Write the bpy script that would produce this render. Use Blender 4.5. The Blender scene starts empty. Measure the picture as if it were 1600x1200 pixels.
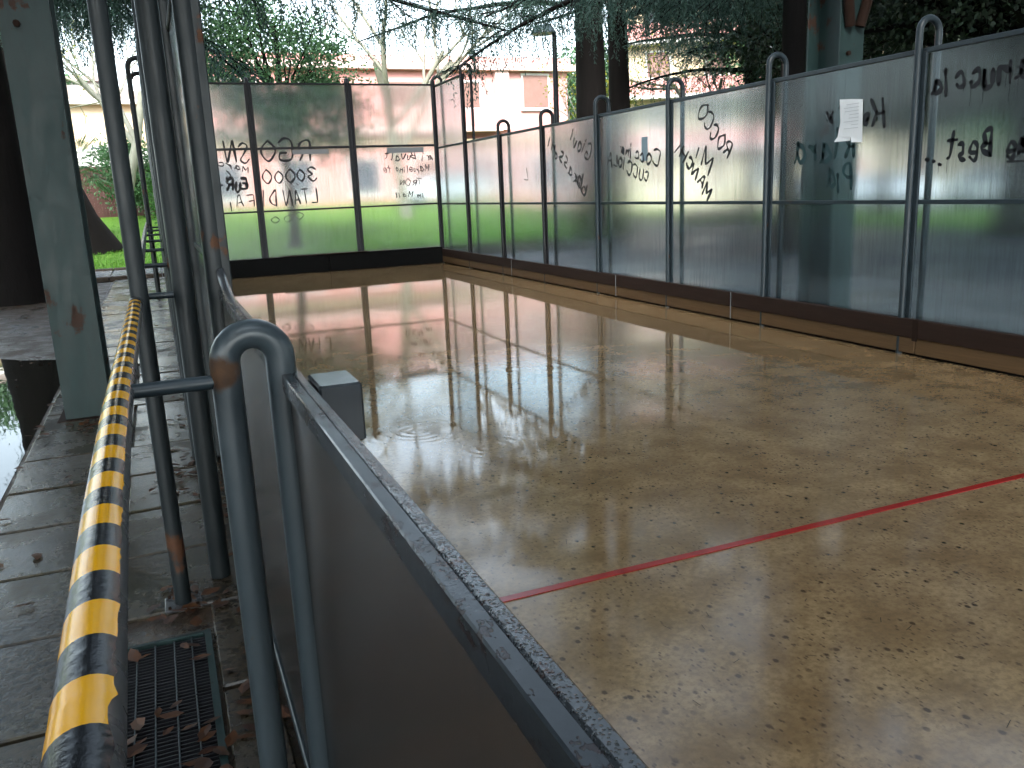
import bpy, math, random
import numpy as np
from mathutils import Vector, Matrix
random.seed(7); rng = np.random.default_rng(7)
R = math.radians
S = bpy.context.scene
COL = S.collection

# ------------------------------------------------------------------ camera, world, sun, exposure
cam = bpy.data.objects.new('camera', bpy.data.cameras.new('camera')); COL.objects.link(cam)
rot = Matrix(((0.92093253, 0.12545356, -0.36897789), (-0.3874825, 0.1933959, -0.90136304), (-0.04172039, 0.97306702, 0.22671564)))
cam.matrix_world = Matrix.Translation((0, 0, 1.45)) @ rot.to_4x4()
cam.data.sensor_width = 36; cam.data.lens = 1305 / 1600 * 36
cam.data.clip_start = 0.02; cam.data.clip_end = 2000
S.camera = cam
W = bpy.data.worlds.new('World'); S.world = W; W.use_nodes = True
nt = W.node_tree; nt.nodes.clear()
out = nt.nodes.new('ShaderNodeOutputWorld'); bg = nt.nodes.new('ShaderNodeBackground')
sky = nt.nodes.new('ShaderNodeTexSky'); sky.sky_type = 'NISHITA'; sky.sun_disc = False
sky.sun_elevation = R(35); sky.sun_rotation = R(200); sky.air_density = 1.2; sky.dust_density = 2.5; sky.altitude = 50
bw = nt.nodes.new('ShaderNodeRGBToBW'); mx = nt.nodes.new('ShaderNodeMix'); mx.data_type = 'RGBA'
tint = nt.nodes.new('ShaderNodeMix'); tint.data_type = 'RGBA'; tint.blend_type = 'MULTIPLY'; tint.inputs[0].default_value = 1
tint.inputs[7].default_value = (0.86, 1.0, 1.08, 1)
mx.inputs[0].default_value = 0.72
L = nt.links
L.new(sky.outputs[0], bw.inputs[0]); L.new(bw.outputs[0], tint.inputs[6]); L.new(sky.outputs[0], mx.inputs[6]); L.new(tint.outputs[2], mx.inputs[7])
L.new(mx.outputs[2], bg.inputs[0]); bg.inputs[1].default_value = 0.15; L.new(bg.outputs[0], out.inputs[0])
sun = bpy.data.objects.new('sun', bpy.data.lights.new('sun', 'SUN')); COL.objects.link(sun)
sun.data.energy = 1.5; sun.data.angle = R(14); sun.data.color = (1, .96, .9)
sun.rotation_euler = (R(90 - 35), 0, R(-20))
S.view_settings.view_transform = 'Standard'; S.view_settings.look = 'None'; S.view_settings.gamma = 1
S.view_settings.use_curve_mapping = False; S.view_settings.exposure = 2.5
S.render.engine = 'CYCLES'
cy = S.cycles
cy.use_denoising = True; cy.max_bounces = 8; cy.transmission_bounces = 7; cy.glossy_bounces = 3; cy.diffuse_bounces = 2; cy.use_adaptive_sampling = True; cy.adaptive_threshold = .03
cy.transparent_max_bounces = 8; cy.sample_clamp_indirect = 6; cy.caustics_refractive = True; cy.caustics_reflective = False

# ------------------------------------------------------------------ material helpers
class NT:
    def __init__(s, name):
        s.m = bpy.data.materials.new(name); s.m.use_nodes = True; s.t = s.m.node_tree
        s.b = s.t.nodes['Principled BSDF']; s.out = s.t.nodes['Material Output']
    def n(s, typ, **kw):
        x = s.t.nodes.new(typ)
        for k, v in kw.items():
            if isinstance(k, str) and hasattr(x, k): setattr(x, k, v)
        return x
    def l(s, a, b): s.t.links.new(a, b)
    def coord(s, scale=(1, 1, 1)):
        g = s.n('ShaderNodeNewGeometry'); mp = s.n('ShaderNodeMapping'); mp.inputs['Scale'].default_value = scale
        s.l(g.outputs['Position'], mp.inputs[0]); return mp.outputs[0]
    def noise(s, vec, scale=5, detail=4, rough=.55, dist=0):
        x = s.n('ShaderNodeTexNoise'); x.inputs['Scale'].default_value = scale; x.inputs['Detail'].default_value = detail
        x.inputs['Roughness'].default_value = rough; x.inputs['Distortion'].default_value = dist
        s.l(vec, x.inputs['Vector']); return x.outputs['Fac']
    def vor(s, vec, scale, rnd=1, feature='F1'):
        x = s.n('ShaderNodeTexVoronoi'); x.inputs['Scale'].default_value = scale; x.inputs['Randomness'].default_value = rnd
        x.feature = feature; s.l(vec, x.inputs['Vector']); return x
    def ramp(s, fac, stops):
        x = s.n('ShaderNodeValToRGB'); e = x.color_ramp.elements
        while len(e) < len(stops): e.new(.5)
        for i, (p, c) in enumerate(stops):
            e[i].position = p; e[i].color = (c, c, c, 1) if not hasattr(c, '__len__') else (*c, 1)
        s.l(fac, x.inputs[0]); return x.outputs[0]
    def mix(s, fac, a, b, mode='MIX'):
        x = s.n('ShaderNodeMix'); x.data_type = 'RGBA'; x.blend_type = mode
        for inp, v in ((x.inputs[0], fac), (x.inputs[6], a), (x.inputs[7], b)):
            if hasattr(v, 'links'): s.l(v, inp)
            elif hasattr(v, '__len__'): inp.default_value = (*v, 1)
            else: inp.default_value = v if inp is x.inputs[0] else (v, v, v, 1)
        return x.outputs[2]
    def math(s, op, a, b=0.):
        x = s.n('ShaderNodeMath'); x.operation = op
        for i, v in enumerate((a, b)):
            if hasattr(v, 'links'): s.l(v, x.inputs[i])
            else: x.inputs[i].default_value = v
        return x.outputs[0]
    def bump(s, h, strength=.3, dist=.01, to=None):
        x = s.n('ShaderNodeBump'); x.inputs['Strength'].default_value = strength; x.inputs['Distance'].default_value = dist
        s.l(h, x.inputs['Height'])
        if to is None: s.l(x.outputs[0], s.b.inputs['Normal'])
        return x
    def set(s, **kw):
        for k, v in kw.items():
            i = s.b.inputs[{'color': 'Base Color', 'rough': 'Roughness', 'metal': 'Metallic', 'spec': 'Specular IOR Level', 'trans': 'Transmission Weight', 'ior': 'IOR', 'coat': 'Coat Weight', 'coatr': 'Coat Roughness', 'sheen': 'Sheen Weight', 'sub': 'Subsurface Weight'}[k]]
            if hasattr(v, 'links'): s.l(v, i)
            elif hasattr(v, '__len__'): i.default_value = (*v, 1)
            else: i.default_value = v
        return s

def paint_mat(name, col, rust=.62, rough=.34, rustcol=(.06, .024, .010), var=.25, scale=1.):
    t = NT(name); v = t.coord()
    n1 = t.noise(v, 3.2 * scale, 6, .65); n2 = t.noise(t.coord((1, 1, .25)), 26 * scale, 4)
    base = t.mix(n2, [c * (1 - var) for c in col], [c * (1 + var) for c in col])
    mask = t.ramp(t.math('ADD', t.math('MULTIPLY', n1, .8), t.math('MULTIPLY', n2, .2)), [(rust, 0), (rust + .03, 1)])
    rc = t.mix(t.noise(v, 60, 3), rustcol, [c * 2.4 for c in rustcol])
    t.set(color=t.mix(mask, base, rc), rough=t.mix(mask, t.ramp(n2, [(0.3, rough * .8), (.7, rough * 1.3)]), .75), spec=.32)
    t.bump(t.math('ADD', t.math('MULTIPLY', n2, .3), t.math('MULTIPLY', mask, -.5)), .25, .004)
    return t.m
def plain(name, col, rough=.6, var=.2, scale=8, bump=.2, metal=0, aniso=(1, 1, 1)):
    t = NT(name); v = t.coord(aniso); n = t.noise(v, scale, 6, .6)
    t.set(color=t.mix(n, [c * (1 - var) for c in col], [min(1, c * (1 + var)) for c in col]), rough=rough, metal=metal, spec=.15 if rough > .7 else .4)
    if bump: t.bump(n, bump, .01)
    return t.m
M = {}
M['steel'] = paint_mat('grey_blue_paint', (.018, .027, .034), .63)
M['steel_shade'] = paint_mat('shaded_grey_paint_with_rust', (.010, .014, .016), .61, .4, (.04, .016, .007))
M['steel_dark'] = paint_mat('dark_grey_paint', (.014, .014, .017), .66, .4)
M['steel_bright'] = paint_mat('worn_handrail_paint', (.055, .055, .058), .64, .28)
M['green_steel'] = paint_mat('grey_green_column_paint', (.015, .032, .032), .585, .42, (.022, .010, .006), .4, .8)
M['rust'] = plain('rusty_steel', (.018, .009, .006), .85, .5, 20)
M['black_metal'] = plain('black_metal', (.012, .013, .016), .3, .2, 10)
M['ink'] = plain('black_spray_paint', (.008, .008, .011), .5, .2, 30, 0)
M['ink_grey'] = plain('faded_grey_marker', (.07, .07, .075), .5, .2, 30, 0)
M['ink_green'] = plain('dark_green_spray_paint', (.008, .035, .04), .5, .2, 30, 0)
M['paper'] = plain('white_paper', (.75, .77, .8), .7, .06, 8, .1)
M['paper_grey'] = plain('grey_tape', (.2, .21, .22), .6, .1, 8, .1)
M['box_steel'] = paint_mat('wet_box_paint', (.022, .026, .03), .66, .12)
M['paper_faint'] = plain('faint_print', (.5, .52, .55), .7, .06, 8, 0)
M['red'] = plain('red_wet_line_paint', (.30, .02, .015), .12, .3, 30, .1)
M['yellow'] = plain('yellow_tape', (.80, .37, .003), .16, .06, 30, .05)
M['tape_black'] = plain('black_tape', (.003, .003, .005), .13, .2, 60, .15)
for k_ in ('yellow', 'tape_black'): M[k_].node_tree.nodes['Principled BSDF'].inputs['Specular IOR Level'].default_value = .18
# wet rail: glossy with beads
t = NT('chipped_wet_rail_paint'); v = t.coord(); n = t.noise(t.coord((1, .35, 1)), 14, 6, .7); n2 = t.noise(v, 60, 4, .6)
m_ = t.ramp(t.math('ADD', t.math('MULTIPLY', n, .7), t.math('MULTIPLY', n2, .3)), [(.535, 0), (.545, 1)])
t.set(color=t.mix(m_, t.mix(n2, (.016, .020, .024), (.032, .038, .044)), (.016, .006, .005)), rough=t.ramp(n, [(.3, .10), (.7, .35)]), spec=.28)
t.bump(t.math('ADD', t.math('MULTIPLY', n2, .5), t.math('MULTIPLY', m_, -.6)), .4, .002); M['chip_rail'] = t.m
t = NT('wet_rail_paint'); v = t.coord(); n = t.noise(v, 9, 6, .7); b_ = t.vor(v, 330); n2 = t.noise(v, 45, 5, .65)
m_ = t.ramp(t.math('ADD', t.math('MULTIPLY', n, .6), t.math('MULTIPLY', n2, .4)), [(.56, 0), (.58, 1)])
t.set(color=t.mix(m_, t.mix(n2, (.03, .034, .04), (.055, .06, .065)), (.028, .010, .008)), rough=.13, spec=.6)
t.bump(t.math('ADD', t.ramp(b_.outputs[0], [(0, 1), (.45, 0)]), t.math('MULTIPLY', n2, 1.2)), .55, .0025); M['wet_rail'] = t.m
t = NT('near_hoop_paint'); v = t.coord(); n = t.noise(v, 12, 5, .65); n2 = t.noise(v, 70, 4); gg = t.n('ShaderNodeNewGeometry')
sb = t.n('ShaderNodeVectorMath'); sb.operation = 'DISTANCE'; sb.inputs[1].default_value = (.075, 1.575, 1.150); t.l(gg.outputs['Position'], sb.inputs[0])
k_ = t.ramp(t.math('ADD', t.math('MULTIPLY', sb.outputs['Value'], 8), t.math('MULTIPLY', n, .7)), [(.54, 1), (.66, 0)])
sp_ = t.ramp(t.math('ADD', t.math('MULTIPLY', n, .5), t.math('MULTIPLY', n2, .5)), [(.67, 0), (.69, 1)])
k_ = t.math('MAXIMUM', k_, t.math('MULTIPLY', sp_, .8))
t.set(color=t.mix(k_, t.mix(n, (.029, .039, .046), (.032, .043, .050)), t.mix(t.noise(v, 45, 4), (.012, .006, .004), (.075, .032, .010))), rough=t.mix(k_, t.ramp(n2, [(.3, .28), (.7, .36)]), .8), spec=.4)
t.bump(t.math('ADD', t.math('MULTIPLY', n2, .25), t.math('MULTIPLY', k_, -.3)), .12, .002); M['steel_near'] = t.m
# frosted panels
def panel_mat(name, col, rough, haze, ior=1.3, streak=.5, hz=(.55, .6, .62)):
    t = NT(name)
    st = t.noise(t.coord((26, 26, .7)), 3, 5, .6); cl = t.noise(t.coord(), 1.3, 4, .6); fine = t.noise(t.coord((90, 90, 3)), 2, 3)
    t.set(color=t.mix(t.ramp(st, [(.36, 1), (.52, 0)]), col, [c * .72 for c in col]), rough=rough, trans=1, ior=ior)
    tr = t.n('ShaderNodeBsdfTranslucent'); tr.inputs[0].default_value = (*hz, 1)
    df = t.n('ShaderNodeBsdfDiffuse'); df.inputs[0].default_value = (*[c * .7 for c in hz], 1)
    m1 = t.n('ShaderNodeMixShader'); m1.inputs[0].default_value = .3; t.l(tr.outputs[0], m1.inputs[1]); t.l(df.outputs[0], m1.inputs[2])
    m2 = t.n('ShaderNodeMixShader')
    f = t.math('MULTIPLY', t.ramp(t.math('ADD', t.math('MULTIPLY', st, streak), t.math('MULTIPLY', cl, 1 - streak)), [(.3, .45), (.7, 1.5)]), haze)
    t.l(f, m2.inputs[0]); t.l(t.b.outputs[0], m2.inputs[1]); t.l(m1.outputs[0], m2.inputs[2]); t.l(m2.outputs[0], t.out.inputs[0])
    t.bump(t.math('ADD', st, fine), .06, .002)
    return t.m
M['panel'] = panel_mat('frosted_panel', (.70, .83, .89), .125, .045)
M['panel_back'] = panel_mat('pale_frosted_panel', (.90, .95, .96), .13, .11)
M['panel_near'] = panel_mat('dark_brown_frosted_panel', (.26, .225, .205), .26, .02, 1.45, .5, (.05, .045, .04))  # low near panels are tinted darker brown than the others
# court floor
t = NT('wet_court_floor'); v = t.coord()
big = t.noise(v, .55, 5, .6); mid = t.noise(v, 3.5, 6, .65); fin = t.noise(v, 42, 5, .7)
base = t.mix(big, (.23, .140, .068), (.42, .285, .150)); base = t.mix(t.ramp(mid, [(.38, 0), (.62, .75)]), base, (.165, .095, .042))
base = t.mix(t.ramp(fin, [(.40, .5), (.56, 0)]), base, (.14, .088, .044))
vo = t.vor(t.coord((1, .8, 1)), 17); sp = t.ramp(t.math('ADD', vo.outputs[0], t.math('MULTIPLY', t.noise(v, 90, 2), .12)), [(.17, 1), (.26, 0)])
pick = t.ramp(t.noise(v, 5, 2), [(.40, .15), (.5, 1)])
vo2 = t.vor(t.coord((1.3, .7, 1)), 42); sp2 = t.ramp(vo2.outputs[0], [(.14, .9), (.27, 0)])
base = t.mix(t.math('MULTIPLY', sp, pick), base, (.07, .042, .022)); base = t.mix(t.math('MULTIPLY', sp2, pick), base, (.09, .055, .03))
gx = t.n('ShaderNodeSeparateXYZ'); gg = t.n('ShaderNodeNewGeometry'); t.l(gg.outputs['Position'], gx.inputs[0])
# standing water film towards the far end, drier and rougher near the camera
wet = t.math('ADD', t.math('MULTIPLY', gx.outputs[1], .11), t.math('MULTIPLY', t.noise(v, 1.1, 4), 1.3))
wetm = t.ramp(t.math('MULTIPLY', wet, .5), [(.36, 0), (.60, 1)])
t.set(color=base, rough=t.mix(wetm, t.ramp(mid, [(.38, .008), (.62, .06)]), t.ramp(fin, [(.4, .008), (.7, .05)])), spec=.5, ior=1.5)
hb = t.math('ADD', t.math('MULTIPLY', fin, 1.), t.math('MULTIPLY', mid, .7))
b1 = t.n('ShaderNodeBump'); b1.inputs['Distance'].default_value = .003; t.l(hb, b1.inputs['Height']); t.l(t.ramp(wetm, [(0, .12), (1, .02)]), b1.inputs['Strength'])
rp = t.noise(t.coord((1, .6, 1)), 2.2, 2, .4)
b2 = t.n('ShaderNodeBump'); b2.inputs['Distance'].default_value = .01; b2.inputs['Strength'].default_value = .08; t.l(rp, b2.inputs['Height']); t.l(b1.outputs[0], b2.inputs['Normal'])
last = b2
for (cx, cyy) in ((1.62, 4.35), (1.35, 4.9), (2.7, 6.2)):   # rings from falling drops
    sub = t.n('ShaderNodeVectorMath'); sub.operation = 'SUBTRACT'; sub.inputs[1].default_value = (cx, cyy, 0); t.l(gg.outputs['Position'], sub.inputs[0])
    ln = t.n('ShaderNodeVectorMath'); ln.operation = 'LENGTH'; t.l(sub.outputs[0], ln.inputs[0])
    w = t.math('MULTIPLY', t.math('SINE', t.math('MULTIPLY', ln.outputs['Value'], 95)), t.ramp(ln.outputs['Value'], [(.02, 1), (.42, 0)]))
    b3 = t.n('ShaderNodeBump'); b3.inputs['Distance'].default_value = .0006; b3.inputs['Strength'].default_value = .22; t.l(w, b3.inputs['Height']); t.l(last.outputs[0], b3.inputs['Normal']); last = b3
t.l(last.outputs[0], t.b.inputs['Normal']); M['court'] = t.m
# wet paving slabs
t = NT('wet_concrete_slab'); v = t.coord(); n = t.noise(v, 2.3, 6, .65); f = t.noise(v, 38, 5, .7)
c = t.mix(n, (.026, .018, .011), (.085, .066, .045)); c = t.mix(t.ramp(t.noise(v, 1.1, 4), [(.5, 0), (.68, .7)]), c, (.035, .036, .015)); c = t.mix(t.ramp(f, [(.38, .8), (.55, 0)]), c, (.014, .012, .01))
t.set(color=c, rough=t.ramp(t.math('ADD', n, t.math('MULTIPLY', f, .3)), [(.5, .03), (.62, .16), (.85, .55)]), ior=1.4)
t.bump(t.math('ADD', t.math('MULTIPLY', f, .5), n), .5, .006); M['slab'] = t.m
t = NT('pale_wet_slab'); v = t.coord(); n = t.noise(v, 3, 6, .65); t.set(color=t.mix(n, (.25, .26, .27), (.42, .44, .46)), rough=.18); t.bump(n, .3, .01); M['pale_slab'] = t.m
t = NT('wet_mud'); v = t.coord(); n = t.noise(v, 2, 7, .7); f = t.noise(v, 30, 5, .7)
c = t.mix(n, (.022, .014, .009), (.07, .045, .027)); c = t.mix(t.ramp(f, [(.5, 0), (.65, .7)]), c, (.10, .055, .025))
t.set(color=c, rough=t.ramp(n, [(.4, .25), (.6, .75)])); t.bump(t.math('ADD', f, n), .8, .02); M['mud'] = t.m
t = NT('puddle_water'); v = t.coord((1, .5, 1)); t.set(color=(.02, .018, .014), rough=.02, ior=1.33, spec=.8); t.bump(t.noise(v, 6, 2), .06, .01); M['water'] = t.m
t = NT('asphalt_path'); v = t.coord(); n = t.noise(v, .6, 6, .6); f = t.noise(v, 60, 3)
t.set(color=t.mix(n, (.05, .052, .055), (.10, .10, .10)), rough=t.ramp(n, [(.4, .3), (.6, .7)])); t.bump(f, .3, .01); M['asphalt'] = t.m
t = NT('grass_lawn'); v = t.coord(); n = t.noise(v, .5, 6, .6); f = t.noise(v, 14, 5, .7)
c = t.mix(n, (.10, .22, .022), (.18, .35, .045)); c = t.mix(t.ramp(f, [(.35, .5), (.6, 0)]), c, (.03, .07, .012))
t.set(color=c, rough=.8, spec=.2); t.bump(f, .9, .05); M['lawn'] = t.m
def leaf_mat(name, a, b, trans=.25):
    t = NT(name); g = t.n('ShaderNodeNewGeometry')
    c = t.mix(g.outputs['Random Per Island'], a, b); c = t.mix(t.ramp(t.noise(t.coord(), .8, 3), [(.4, 0), (.65, .5)]), c, [x * .5 for x in a])
    t.set(color=c, rough=.55, spec=.3)
    tr = t.n('ShaderNodeBsdfTranslucent'); t.l(c, tr.inputs[0]); ms = t.n('ShaderNodeMixShader'); ms.inputs[0].default_value = trans
    t.l(t.b.outputs[0], ms.inputs[1]); t.l(tr.outputs[0], ms.inputs[2]); t.l(ms.outputs[0], t.out.inputs[0]); return t.m
M['needle'] = leaf_mat('cedar_needles', (.030, .065, .052), (.08, .145, .115))
M['leaf_dark'] = leaf_mat('holm_oak_leaves', (.012, .025, .014), (.035, .055, .03), .15)
M['leaf_mid'] = leaf_mat('evergreen_leaves', (.045, .11, .045), (.10, .20, .085))
M['leaf_yellow'] = leaf_mat('yellow_green_leaves', (.22, .25, .03), (.42, .40, .06), .4)
M['leaf_brown'] = leaf_mat('dead_leaves', (.035, .012, .006), (.13, .048, .014), .1)
M['hedge'] = leaf_mat('hedge_leaves', (.03, .10, .02), (.06, .17, .03))
M['grass'] = leaf_mat('grass_blades', (.08, .22, .02), (.16, .34, .05), .3)
M['bark'] = plain('dark_wet_bark', (.006, .0045, .004), .85, .6, 5, 1, 0, (3, 3, .5))
M['bark_pale'] = plain('pale_bark', (.26, .25, .20), .8, .4, 3, .5)
M['pink'] = plain('pink_render', (.56, .27, .245), .85, .07, .5, .05)
M['pink_light'] = plain('pale_pink_render', (.62, .44, .41), .85, .06, .5, .05)
M['cream'] = plain('cream_render', (.55, .44, .30), .85, .08, .5, .05)
M['white_wall'] = plain('white_render', (.62, .61, .58), .85, .06, .5, .05)
M['shutter'] = plain('brown_shutter', (.20, .11, .09), .7, .2, 4, .2)
M['glass_dark'] = plain('dark_window', (.06, .07, .09), .1, .3, 2, 0)
M['roof_tile'] = plain('terracotta_roof', (.30, .24, .2), .8, .3, 3, .3)
M['brown_fence'] = plain('brown_reed_screen', (.06, .028, .025), .85, .4, 3, .5, 0, (8, 8, .4))
M['car_white'] = plain('white_car_paint', (.75, .77, .8), .2, .03, 2, 0)
M['car_grey'] = plain('silver_car_paint', (.35, .38, .42), .2, .03, 2, 0)
M['tyre'] = plain('tyre_rubber', (.015, .015, .015), .8, .2, 9, .1)
M['lamp_glass'] = plain('lamp_dome', (.12, .16, .18), .25, .1, 5, 0)
# timber boards
t = NT('wet_timber_board'); v = t.coord((1, .25, 6)); n = t.noise(v, 9, 6, .7, 1.)
t.set(color=t.mix(n, (.06, .032, .015), (.16, .095, .045)), rough=.55, spec=.2); t.bump(n, .4, .005); M['timber'] = t.m
t = NT('dark_wet_board'); v = t.coord((1, .3, 5)); n = t.noise(v, 8, 6, .7)
t.set(color=t.mix(n, (.012, .007, .006), (.042, .022, .015)), rough=.6, spec=.15); t.bump(n, .4, .005); M['timber_dark'] = t.m
M['board_black'] = plain('black_wet_board', (.002, .002, .002), .8, .4, 12, .2)
M['bench'] = plain('bench_wood', (.05, .045, .045), .5, .3, 6, .2)

# ------------------------------------------------------------------ mesh helpers
class MB:
    def __init__(s): s.v = []; s.f = []; s.mi = []; s.sm = []
    def add(s, vs, fs, mi=0, smooth=False):
        o = len(s.v); s.v += [tuple(p) for p in vs]
        for f in fs: s.f.append(tuple(i + o for i in f)); s.mi.append(mi); s.sm.append(smooth)
        return s
    def box(s, a, b, mi=0, bev=0.):
        x0, y0, z0 = a; x1, y1, z1 = b
        if bev <= 0:
            vs = [(x, y, z) for z in (z0, z1) for y in (y0, y1) for x in (x0, x1)]
            return s.add(vs, [(0, 2, 3, 1), (4, 5, 7, 6), (0, 1, 5, 4), (2, 6, 7, 3), (0, 4, 6, 2), (1, 3, 7, 5)], mi)
        e = bev; rings = []
        def ring(z, i): return [(x0 + i + e, y0 + i, z), (x1 - i - e, y0 + i, z), (x1 - i, y0 + i + e, z), (x1 - i, y1 - i - e, z), (x1 - i - e, y1 - i, z), (x0 + i + e, y1 - i, z), (x0 + i, y1 - i - e, z), (x0 + i, y0 + i + e, z)]
        vs = ring(z0, e) + ring(z0 + e, 0) + ring(z1 - e, 0) + ring(z1, e); fs = [tuple(range(7, -1, -1)), tuple(range(24, 32))]
        for k in range(3):
            for i in range(8): j = (i + 1) % 8; fs.append((k * 8 + i, k * 8 + j, k * 8 + 8 + j, k * 8 + 8 + i))
        return s.add(vs, fs, mi)
    def tube(s, path, r, seg=12, mi=0, cap=True):
        P = [Vector(p) for p in path]; n = len(P); rr = r if hasattr(r, '__len__') else [r] * n
        vs = []; up = None
        for i in range(n):
            d = (P[min(i + 1, n - 1)] - P[max(i - 1, 0)]).normalized()
            if up is None:
                up = Vector((0, 0, 1)) if abs(d.z) < .9 else Vector((1, 0, 0))
            a = d.cross(up)
            if a.length < 1e-4: a = d.orthogonal()
            a.normalize(); b = d.cross(a).normalized(); up = -b if False else a.cross(d).normalized()
            for k in range(seg):
                t_ = 2 * math.pi * k / seg; vs.append(P[i] + (a * math.cos(t_) + b * math.sin(t_)) * rr[i])
        fs = []
        for i in range(n - 1):
            for k in range(seg):
                k2 = (k + 1) % seg; fs.append((i * seg + k, i * seg + k2, (i + 1) * seg + k2, (i + 1) * seg + k))
        s.add(vs, fs, mi, True)
        if cap: s.add(vs[:seg], [tuple(range(seg))[::-1]], mi); s.add(vs[-seg:], [tuple(range(seg))], mi)
        return s
    def build(s, name, mat, parent=None, loc=None):
        me = bpy.data.meshes.new(name); me.from_pydata(s.v, [], s.f)
        for m in (mat if isinstance(mat, list) else [mat]): me.materials.append(m)
        me.polygons.foreach_set('material_index', s.mi); me.polygons.foreach_set('use_smooth', s.sm); me.update()
        o = bpy.data.objects.new(name, me); COL.objects.link(o)
        if parent: o.parent = parent
        if loc: o.location = loc
        return o
def quads(name, V, mat, parent=None):
    V = np.asarray(V, dtype=np.float32); n = V.shape[0]
    me = bpy.data.meshes.new(name); me.vertices.add(n * 4); me.vertices.foreach_set('co', V.reshape(-1))
    me.loops.add(n * 4); me.loops.foreach_set('vertex_index', np.arange(n * 4, dtype=np.int32))
    me.polygons.add(n); me.polygons.foreach_set('loop_start', np.arange(0, n * 4, 4, dtype=np.int32))
    me.polygons.foreach_set('loop_total', np.full(n, 4, dtype=np.int32)); me.materials.append(mat); me.update(calc_edges=True)
    o = bpy.data.objects.new(name, me); COL.objects.link(o)
    if parent: o.parent = parent
    return o
def leafq(P, D, ln, w):
    P = np.asarray(P); D = np.asarray(D); n = len(P); D = D / (np.linalg.norm(D, axis=1, keepdims=True) + 1e-9)
    rnd = rng.normal(size=(n, 3)); A = np.cross(D, rnd); A /= (np.linalg.norm(A, axis=1, keepdims=True) + 1e-9)
    ln = np.broadcast_to(ln, (n,))[:, None]; w = np.broadcast_to(w, (n,))[:, None]
    return np.stack([P, P + D * ln * .5 + A * w, P + D * ln, P + D * ln * .5 - A * w], axis=1)
def tag(o, label=None, cat=None, group=None, kind=None):
    if label: o['label'] = label
    if cat: o['category'] = cat
    if group: o['group'] = group
    if kind: o['kind'] = kind
    return o
def empty(name, loc, label, cat, group=None):
    o = bpy.data.objects.new(name, None); COL.objects.link(o); o.location = loc; o.empty_display_size = .2
    return tag(o, label, cat, group)
def dup(root, loc, label, rz=0, group=None, scale=None):
    def cp(o, par):
        c = o.copy(); COL.objects.link(c); c.parent = par
        for ch in o.children: cp(ch, c)
        return c
    r = cp(root, None); r.location = loc; r.rotation_euler = (0, 0, rz); r['label'] = label
    if scale: r.scale = (scale,) * 3
    if group: r['group'] = group
    return r
def poly(pts, z): return [(x, y, z) for x, y in pts]

# ------------------------------------------------------------------ ground
o = MB().add(poly([(-300, -300), (300, -300), (300, 300), (-300, 300)], -.035), [(0, 1, 2, 3)]).build('ground', M['asphalt']); tag(o, kind='structure')
X0, X1, YE = .2, 5.56, 17.1
nx, ny = 12, 40
vs = [(X0 + (X1 - X0) * i / nx, -3 + (YE + 3) * j / ny, 0) for j in range(ny + 1) for i in range(nx + 1)]
o = MB().add(vs, [(j * (nx + 1) + i, j * (nx + 1) + i + 1, (j + 1) * (nx + 1) + i + 1, (j + 1) * (nx + 1) + i) for j in range(ny) for i in range(nx)]).build('court_floor', M['court']); tag(o, kind='structure')
o = MB().box((X0, 2.575, .001), (X1, 2.612, .004)).build('court_line', M['red']); tag(o, kind='structure')
# lawns (gently rising behind)
def sheet(name, pts, zf, mat, res=1.5):
    xs = [p[0] for p in pts]; ys = [p[1] for p in pts]
    from mathutils import geometry
    nxx = int((max(xs) - min(xs)) / res) + 1; nyy = int((max(ys) - min(ys)) / res) + 1
    def inside(x, y):
        c = False; j = len(pts) - 1
        for i in range(len(pts)):
            if (pts[i][1] > y) != (pts[j][1] > y) and x < (pts[j][0] - pts[i][0]) * (y - pts[i][1]) / (pts[j][1] - pts[i][1]) + pts[i][0]: c = not c
            j = i
        return c
    m = MB(); 
    for i in range(nxx):
        for j in range(nyy):
            x = min(xs) + i * res; y = min(ys) + j * res
            if inside(x + res / 2, y + res / 2): m.add([(x, y, zf(x, y)), (x + res, y, zf(x + res, y)), (x + res, y + res, zf(x + res, y + res)), (x, y + res, zf(x, y + res))], [(0, 1, 2, 3)])
    return m.build(name, mat)
hz = lambda x, y: -.012 + max(0, min(y, 46) - 25) * .055 * max(0, min(1, (24 - x) / 8))
o = sheet('lawn', [(-24, 22), (13, 22), (16, 34), (27, 38), (32, 60), (-24, 60)], hz, M['lawn']); tag(o, kind='structure')
o = sheet('lawn', [(19, -5), (29.5, -5), (29.5, 30), (25, 37), (19, 33)], hz, M['lawn']); tag(o, kind='structure')
o = MB().add(poly([(-12, 1.), (-.93, 1.), (-.95, 18.6), (-12, 18.6)], -.026), [(0, 1, 2, 3)]).build('mud_bed', M['mud']); tag(o, kind='structure')
o = MB().add(poly([(-9, 15.2), (-3.0, 15.6), (-2.9, 18.7), (-9, 18.7)], -.018), [(0, 1, 2, 3)]).build('lawn_patch', M['lawn']); tag(o, kind='structure')
def blobsheet(name, cx, cy, rx, ry, z, mat, seed, clampx=None):
    rr = random.Random(seed); k = [(rr.uniform(-.16, .16), rr.uniform(0, 6.28), f) for f in (2, 3, 5, 8, 13)]
    pts = []
    for i in range(96):
        a = 2 * math.pi * i / 96; q = 1 + sum(A / (f ** .4) * math.sin(f * a + ph) for A, ph, f in k)
        x = cx + rx * q * math.cos(a); y = cy + ry * q * math.sin(a)
        if clampx is not None: x = min(x, clampx)
        pts.append((x, y, z))
    o = MB().add([(cx, cy, z)] + pts, [(0, i + 1, (i + 1) % 96 + 1) for i in range(96)]).build(name, mat); return tag(o, kind='structure')
blobsheet('puddle', -2.3, 6.9, 1.75, 3.0, -.017, M['water'], 5, -.925)
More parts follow.
